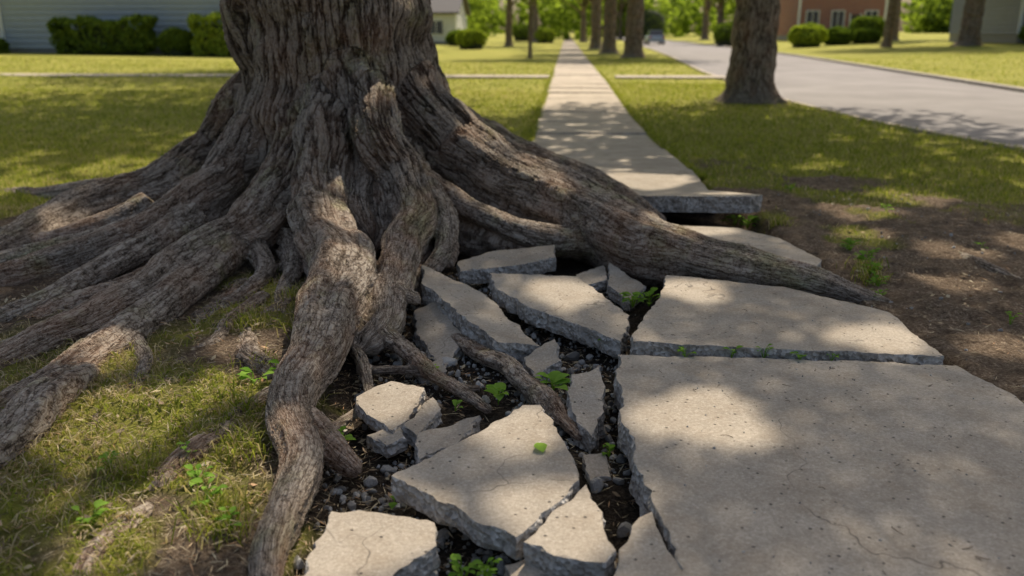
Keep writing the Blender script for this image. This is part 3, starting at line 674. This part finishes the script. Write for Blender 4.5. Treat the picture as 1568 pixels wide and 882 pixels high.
house('white_house',-48,-37,60,70,4.6,WHITE,2.6,True,[(-40,1.1,1.4,1.3)],-43,False)
house('brick_house',24.2,33,95,105,5.6,BRICK,2.8,False,[(25.6,1.1,1.2,1.7),(28.2,1.1,1.2,1.7),(31.6,1.1,1.2,1.7)],30.,False)
house('grey_house',28.5,41,58,68,5.,GREYS,2.8,True,[(30.5,1.1,1.3,1.5),(37.5,1.1,1.3,1.5)],34,True)
# ------------------------------------------------------------------ parked car
def car(x,y,rot=0):
    e=empty('parked_car');e.location=(x,y,ROAD_Z+.02);e.rotation_euler[2]=rot
    paint=plain('silver_blue_paint',(.35,.42,.5),.25,2.,.05,.3);glass=plain('car_glass',(.02,.025,.03),.05);rub=plain('tyre_rubber',(.02,.02,.02),.8)
    red=plain('tail_light',(.5,.02,.02),.3);chrome=plain('wheel_alloy',(.5,.5,.5),.3,metal=.8)
    secs=[(-2.2,.35,.75,.78),(-2.12,.28,.9,.84),(-1.3,.25,.95,.88),(0,.24,.96,.9),(1.2,.25,.95,.88),(2.0,.28,.82,.84),(2.2,.36,.68,.74)]
    V=[];
    for yy,zb,zt,w in secs:
        V+=[(-w+.05,yy,zb),(-w,yy,zb+.15),(-w,yy,zt-.2),(-w+.1,yy,zt),(w-.1,yy,zt),(w,yy,zt-.2),(w,yy,zb+.15),(w-.05,yy,zb)]
    n=8;F=[(k*n+i,k*n+(i+1)%n,(k+1)*n+(i+1)%n,(k+1)*n+i) for k in range(len(secs)-1) for i in range(n)]
    me=bpy.data.meshes.new('body');me.from_pydata(V,[],F+[tuple(range(n)),tuple(range((len(secs)-1)*n,len(secs)*n))[::-1]]);me.materials.append(paint);link(bpy.data.objects.new('body',me),e)
    V=[]
    for yy,z,w in [(-1.95,.93,.8),(-1.45,1.42,.62),(.2,1.47,.62),(1.1,.93,.8)]: V+=[(-w,yy,z),(w,yy,z)]
    F=[(0,1,3,2),(4,5,7,6),(0,2,4,6),(1,7,5,3)]
    me=bpy.data.meshes.new('windows');me.from_pydata(V,[],F);me.materials.append(glass);link(bpy.data.objects.new('windows',me),e)
    box('roof',-.63,.63,-1.46,.22,1.43,1.49,paint,e)
    for s in(-1,1):
        box('pillar',s*.72-.03,s*.72+.03,-.6,-.5,.9,1.44,paint,e)
        box('tail_light',s*.68-.13,s*.68+.13,-2.2,-2.13,.66,.82,red,e)
        for yy in(-1.4,1.4):
            for nm,rd_,w0,w1,mt in(('tyre',.33,.68,.92,rub),('hub',.2,.9,.935,chrome)):
                a=np.linspace(0,2*np.pi,20,endpoint=False)
                V=[(s*w,yy+math.cos(t)*rd_,.33+math.sin(t)*rd_) for w in(w0,w1) for t in a]
                me=bpy.data.meshes.new(nm);me.from_pydata(V,[],[(i,(i+1)%20,20+(i+1)%20,20+i) for i in range(20)]+[tuple(range(20)),tuple(range(20,40))[::-1]]);me.materials.append(mt);link(bpy.data.objects.new(nm,me),e)
car(9.4,96,.03)
# ------------------------------------------------------------------ grass
def blades(Pxy,hgt,wid,bend,seed,dryp):
    r=np.random.default_rng(seed);n=len(Pxy);x,y=Pxy[:,0],Pxy[:,1];z=gh(x,y)-.006
    a=r.random(n)*2*np.pi;w=wid*(.6+.8*r.random(n));h=hgt*(.5+r.random(n))
    dx,dy=np.cos(a),np.sin(a);b=bend*h*(.3+r.random(n));a2=r.random(n)*2*np.pi;bx,by=np.cos(a2)*b,np.sin(a2)*b
    B=np.stack([x,y,z],-1)
    V=np.stack([B+np.stack([-dx*w,-dy*w,0*w],-1)*.5,B+np.stack([dx*w,dy*w,0*w],-1)*.5,
      B+np.stack([dx*w*.4+bx*.35,dy*w*.4+by*.35,h*.6],-1),B+np.stack([-dx*w*.4+bx*.35,-dy*w*.4+by*.35,h*.6],-1),B+np.stack([bx,by,h*max(.25,1-.3*bend)],-1)],1)
    ix=np.arange(n)[:,None]*5
    dry=(r.random(n)<dryp).astype(float)
    return V.reshape(-1,3),ix+np.array([0,1,2,3]),ix+np.array([3,2,4]),np.repeat(r.random(n),5),np.repeat(dry,5)
GB=[]
def field(x0,x1,y0,y1,dens,h,w,bend,seed,dry):
    r=np.random.default_rng(seed);n=int((x1-x0)*(y1-y0)*dens);P=np.stack([r.uniform(x0,x1,n),r.uniform(y0,y1,n)],-1)
    x,y=P[:,0],P[:,1];S,_,_=soil_mask(x,y)
    cl=fbm(x*7,y*7,2,seed+5)
    k=(r.random(n)>S*1.0)&(r.random(n)<(.15+1.6*cl**1.3))
    k&=(x<ledge(y)+.02)|(x>redge(y)+.0)
    k&=~((x>rn(y)-.2)&(x<rf(y)+.25))
    k&=~((np.abs(y-26.9)<.62)&(x>-20))
    k&=np.hypot(x-TX,y-TY)>.9
    k&=(np.abs(x+.062*y)<.68*y+1.2)
    P=P[k];GB.append(blades(P,h,w,bend,seed+1,dry if not callable(dry) else dry(P[:,0],P[:,1])))
dn=lambda x,y:np.clip(.5+1.5*(fbm(x*1.5,y*1.5,3,71)-.42)+.35*soil_mask(x,y)[0],.2,.95)
field(-2.7,-.55,1.3,3.3,7000,.042,.0044,1.3,101,dn)
field(-4.6,-.9,3.3,6.4,3200,.045,.005,1.1,102,dn)
field(-9,-.4,6.4,11,1300,.05,.007,.7,103,.15)
field(-14,-.4,11,20,400,.05,.012,.7,104,.12)
field(-26,-.4,20,40,60,.045,.03,.9,105,.12)
field(1.1,5.5,1.8,7,1800,.04,.005,.9,106,.45)
field(1.1,7.,7,12,1500,.05,.007,.7,107,.15)
field(1.,5.5,12,24,450,.055,.012,.7,108,.1)
field(10.,26,18,48,40,.045,.035,.9,109,.1)
field(1.,7,24,48,60,.045,.03,.9,110,.1)
for k_,(fx,sg) in enumerate(((ledge,-1),(redge,1))):
    r=np.random.default_rng(900+k_);n=9000;yy=8+22*r.random(n)**1.5;xx=fx(yy)+sg*np.abs(r.normal(0,.05,n))+sg*-.02
    GB.append(blades(np.stack([xx,yy],-1),.075,.009,.8,901+k_,.12))
tc=[(-1.16,3.55),(-1.22,3.2),(-1.3,3.95),(-1.15,2.75),(-1.02,2.45),(-.98,2.1),(-1.45,3.6),(-1.35,2.3),(.6,3.31),(1.0,3.30),(1.3,3.29),(-.93,2.0),(1.66,4.5),(1.7,4.7),(-1.12,4.85),(1.5,5.9)]
r=np.random.default_rng(950);Pt=np.vstack([r.normal(0,.045,(130,2))+np.array(c_) for c_ in tc])
GB.append(blades(Pt[Pt[:,1]<3.2],.08,.0045,.9,951,.35));GB.append(blades(Pt[Pt[:,1]>3.4],.08,.0045,.9,952,.35))
V=np.vstack([g[0] for g in GB]);o=0;Qs=[];Ts=[]
for g in GB: Qs.append(g[1]+o);Ts.append(g[2]+o);o+=len(g[0])
np_mesh('grass',V,[np.vstack(Qs),np.vstack(Ts)],GRASS,{'rnd':np.concatenate([g[3] for g in GB]),'dry':np.concatenate([g[4] for g in GB])})
# straw / leaf litter
n=26000;x=np.concatenate([rng.uniform(-2.8,-.5,n//2),rng.uniform(-.9,.35,n//6),rng.uniform(1.45,4.8,n//3)]);y=np.concatenate([rng.uniform(1.4,5.2,n//2),rng.uniform(1.6,4.9,n//6),rng.uniform(2,8.5,n//3)])
z=gh(x,y)+.006+rng.random(len(x))*.014;a=rng.random(len(x))*6.28;L=rng.uniform(.015,.06,len(x));w=np.where(rng.random(len(x))<.07,.013,.0028)
w=w*(.6+.8*rng.random(len(x)));L=np.where(w>.006,w*2.2,L)
tz=rng.normal(0,.25,len(x))*L
d=np.stack([np.cos(a)*L/2,np.sin(a)*L/2,tz/2],-1);e=np.stack([-np.sin(a)*w/2,np.cos(a)*w/2,rng.normal(0,.2,len(x))*w],-1);c=np.stack([x,y,z],-1)
V=np.stack([c-d,c-e,c+d,c+e],1).reshape(-1,3)
t=NT('dry_litter');rr_=t.attr('rnd');t.bsdf(Base_Color=t.ramp(rr_,[(0.,(.09,.06,.04)),(.35,(.24,.17,.1)),(.8,(.58,.48,.3)),(1.,(.5,.25,.11))]),Roughness=.85)
np_mesh('leaf_litter',V,[np.arange(len(V)).reshape(-1,4)],t.m,{'rnd':np.repeat(rng.random(len(x)),4)})
tw=[]
for i in range(46):
    x=rng.uniform(.35,1.5);y=rng.uniform(1.8,4.1);zt=.0815 if y<3.28 else .113
    if 3.2<y<3.4: continue
    a=rng.random()*6.28;L=rng.uniform(.008,.045)
    tw.append(tube([(x,y,zt,.0011),(x+math.cos(a)*L*.5,y+math.sin(a)*L*.5,zt+.002,.001),(x+math.cos(a+.3)*L,y+math.sin(a+.3)*L,zt,.0006)],600+i,.0,5,0,False,.02,.0005))
v,f=merge(tw);np_mesh('twigs',v,f,plain('twig_bark',(.16,.11,.07),.9))
def leaf_mesh(base,ang,L,up):
    c,s=math.cos(ang),math.sin(ang)
    V=[]
    for f,w in [(0,0),(.18,.2),(.4,.34),(.62,.27),(.82,.13),(1,0)]:
        zz_=up*L*math.sin(f*1.6)-.12*L*f*f
        for sg in(-1,0,1):
            V.append((base[0]+c*f*L-s*w*sg*L,base[1]+s*f*L+c*w*sg*L,base[2]+zz_+(abs(sg)*w*.25*L)))
    F=[]
    for k in range(5):
        for j in range(2): F.append((k*3+j,k*3+j+1,(k+1)*3+j+1,(k+1)*3+j))
    return V,F
def plant(name,x,y,z,n,L,seed,spread=.03,height=.05):
    r=random.Random(seed);V=[];F=[];R=[]
    for i in range(n):
        a=r.random()*6.28;h=r.uniform(.2,1)*height;bx=x+math.cos(a)*r.random()*spread;by=y+math.sin(a)*r.random()*spread
        v,f=leaf_mesh((bx,by,z+h),a+r.uniform(-.4,.4),L*r.uniform(.6,1.15),r.uniform(.1,.5));o=len(V);V+=v;F+=[tuple(q+o for q in g) for g in f];R+=[r.random()]*len(v)
        o=len(V);V+=[(x-.0015,y,z-.01),(x+.0015,y,z-.01),(bx+.001,by,z+h),(bx-.001,by,z+h)];F.append((o,o+1,o+2,o+3));R+=[.2]*4
    np_mesh(name,V,[np.array(F)],WEED,{'rnd':R},True)
wd=[(-.24,3.02,9,.07),(-.03,3.13,9,.07),(-.06,3.22,5,.06),(.37,4.27,14,.065),(.46,4.3,10,.06),(1.35,6.2,16,.075),(1.28,6.3,12,.075),(-.77,2.53,10,.045),(-.76,2.62,7,.045),(.51,3.30,6,.045),(.97,3.29,6,.04),(.7,3.31,6,.035),(.83,3.31,8,.025),(1.1,3.30,6,.025),(1.75,5.15,20,.05),(1.68,4.59,22,.045),(1.72,4.8,22,.045),(1.66,4.4,16,.04),(1.8,4.95,16,.04),(1.6,4.2,10,.03),(.32,1.92,8,.045),(.39,1.87,7,.045),(-1.19,2.99,10,.06),(-1.12,3.1,8,.055),(-.19,1.92,14,.03),(-.25,1.9,10,.03),(-1.03,2.15,10,.04),(-1.1,2.25,10,.04),(-.5,2.26,4,.04),(-.3,1.8,6,.03),(-1.14,4.86,8,.04),(-1.3,2.0,12,.035),(-1.0,3.35,8,.045),(2.63,5.36,6,.05),(-.9,2.0,9,.03),(-1.2,2.4,8,.03),(-1.4,2.3,8,.03),(.17,2.62,6,.03),(-.4,2.95,5,.03),(.2,3.6,7,.035),(2.1,3.9,7,.035),(2.4,6.4,8,.05),(1.9,7.2,8,.05),(-.55,3.3,5,.03)]
for i,(x,y,n,L) in enumerate(wd):
    z=float(gh(x,y));z=max(z,-.03)
    if .4<x<1.2 and 3.2<y<3.4: z=.07
    if y==4.86: z=.16
    plant('weed_plant',x,y,z,n,L,500+i,.02+.015*(n>9),.06 if n>6 else .035)
v,f=leaf_mesh((-.05,2.37,.102),1.9,.065,.15);np_mesh('fallen_leaf',v,[np.array(f)],WEED,{'rnd':[.95]*len(v)},True)
# ------------------------------------------------------------------ gravel / rubble
bm=bmesh.new();bmesh.ops.create_icosphere(bm,subdivisions=2,radius=1);bm.verts.ensure_lookup_table()
IV=np.array([v.co[:] for v in bm.verts]);IF=np.array([[v.index for v in f.verts] for f in bm.faces]);bm.free()
def rocks(name,P,size,seed,mat):
    r=np.random.default_rng(seed);Vs=[];Fs=[];Rs=[];o=0
    for p,s in zip(P,size):
        v=IV.copy()
        for k in range(9):
            d=r.normal(0,1,3);d/=np.linalg.norm(d);c=r.uniform(.5,.8);h=v@d;v=v-np.maximum(h-c,0)[:,None]*d
        v=v*r.uniform(.6,1.25,3)*s
        a=r.random()*6.28;R=np.array([[math.cos(a),-math.sin(a),0],[math.sin(a),math.cos(a),0],[0,0,1]]);v=v@R.T
        Vs.append(v+p);Fs.append(IF+o);o+=len(v);Rs.append(np.full(len(v),r.random()))
    np_mesh(name,np.vstack(Vs),[np.vstack(Fs)],mat,{'rnd':np.concatenate(Rs)})
n=5200;x=rng.uniform(-.9,.32,n);y=1.7+3.2*rng.random(n)**1.1
cl=fbm(x*3,y*3,3,141);k=(rng.random(n)<sst(.28,.58,cl))&(x>ledge(y)+.06);x=x[k];y=y[k];s=.003+.019*rng.random(len(x))**3.4
P=np.stack([x,y,gh(x,y)+s*.3],-1)
m=170;xx=rng.uniform(.33,1.5,m);yy=rng.uniform(1.8,4.0,m);zz_=np.where(yy<3.26,.081,.112);kk=(yy<3.24)|(yy>3.4);P2=np.stack([xx,yy,zz_],-1)[kk];s2=.0015+.004*rng.random(kk.sum())**2
m=500;xx=rng.uniform(1.6,4.5,m);yy=rng.uniform(2.2,8,m);s3=.003+.012*rng.random(m)**3;P3=np.stack([xx,yy,gh(xx,yy)+s3*.2],-1)
rocks('gravel',np.vstack([P,P2,P3]),np.concatenate([s,s2,s3]),5,STONE)
big=[(-.58,2.55,.03),(-.34,2.86,.03),(-.25,2.8,.02),(-.1,3.0,.025),(.12,2.45,.03),(.2,2.2,.035),(-.3,3.1,.03),(-.62,3.2,.025),(.05,3.6,.035),(.1,3.2,.04),(-.05,3.42,.03),(-.55,3.75,.03),(.18,4.2,.04),(.3,4.6,.05),(0,4.5,.05),(-.3,4.5,.04),(-.15,3.15,.02),(.06,1.93,.03),(-.42,2.35,.015),(-.48,2.3,.012),(.1,2.65,.02),(-.72,2.4,.02),(-.6,2.35,.015),(-.3,2.05,.012),(-.7,1.95,.03),(-.62,3.45,.03),(-.5,3.5,.04),(-.42,3.3,.02)]
rocks('rubble',np.array([(a,b,float(gh(a,b))+c*.35) for a,b,c in big]),[c for _,_,c in big],9,STONE)
# ------------------------------------------------------------------ light, sky, camera
w=bpy.data.worlds.new('World');sc.world=w;w.use_nodes=True;nt=w.node_tree
sky=nt.nodes.new('ShaderNodeTexSky');sky.sky_type='NISHITA';sky.sun_disc=False;sky.sun_elevation=EL;sky.sun_rotation=AZ
sky.dust_density=5.;sky.ozone_density=.3;sky.air_density=1.
bg=nt.nodes['Background'];bg.inputs[1].default_value=.15;nt.links.new(sky.outputs[0],bg.inputs[0])
sl=bpy.data.lights.new('sun','SUN');sl.energy=5.;sl.angle=math.radians(.5);sl.color=(1,.9,.74)
so=link(bpy.data.objects.new('sun',sl));so.rotation_euler=Vector(-sdir).to_track_quat('-Z','Y').to_euler()
# delete crown leaves still blocking the chosen sun spots (ray test toward the sun)
bpy.context.view_layer.update();dg=bpy.context.evaluated_depsgraph_get()
hits={};dv=Vector(sdir);rg=random.Random(3)
for gx,gy,gr in gaps[:11]:
    for q_ in range(90):
        a=rg.random()*6.283;rad=gr*.9*math.sqrt(rg.random())
        org=Vector((gx+math.cos(a)*rad,gy+math.sin(a)*rad,0))+dv*3.2
        for step_ in range(12):
            ok,loc,nor,fi,hob,mat_=sc.ray_cast(dg,org,dv)
            if not ok: break
            if 'crown' in hob.name: hits.setdefault(hob.data.name,set()).add(fi)
            org=loc+dv*.01
for mn,fs in hits.items():
    me=bpy.data.meshes.get(mn)
    if me is None: continue
    bm=bmesh.new();bm.from_mesh(me);bm.faces.ensure_lookup_table()
    bmesh.ops.delete(bm,geom=[bm.faces[i] for i in fs if i<len(bm.faces)],context='FACES');bm.to_mesh(me);bm.free()
cd=bpy.data.cameras.new('camera');cam=link(bpy.data.objects.new('camera',cd))
cam.location=(0,0,1.35);cam.rotation_euler=(math.radians(90)-math.atan(393/1300),0,math.radians(3.54))
cd.sensor_width=36;cd.lens=29.85;cd.clip_end=1500;cd.clip_start=.05
cd.dof.use_dof=True;cd.dof.focus_distance=3.3;cd.dof.aperture_fstop=1.8
sc.camera=cam
sc.view_settings.view_transform='Standard';sc.view_settings.look='None';sc.view_settings.exposure=0
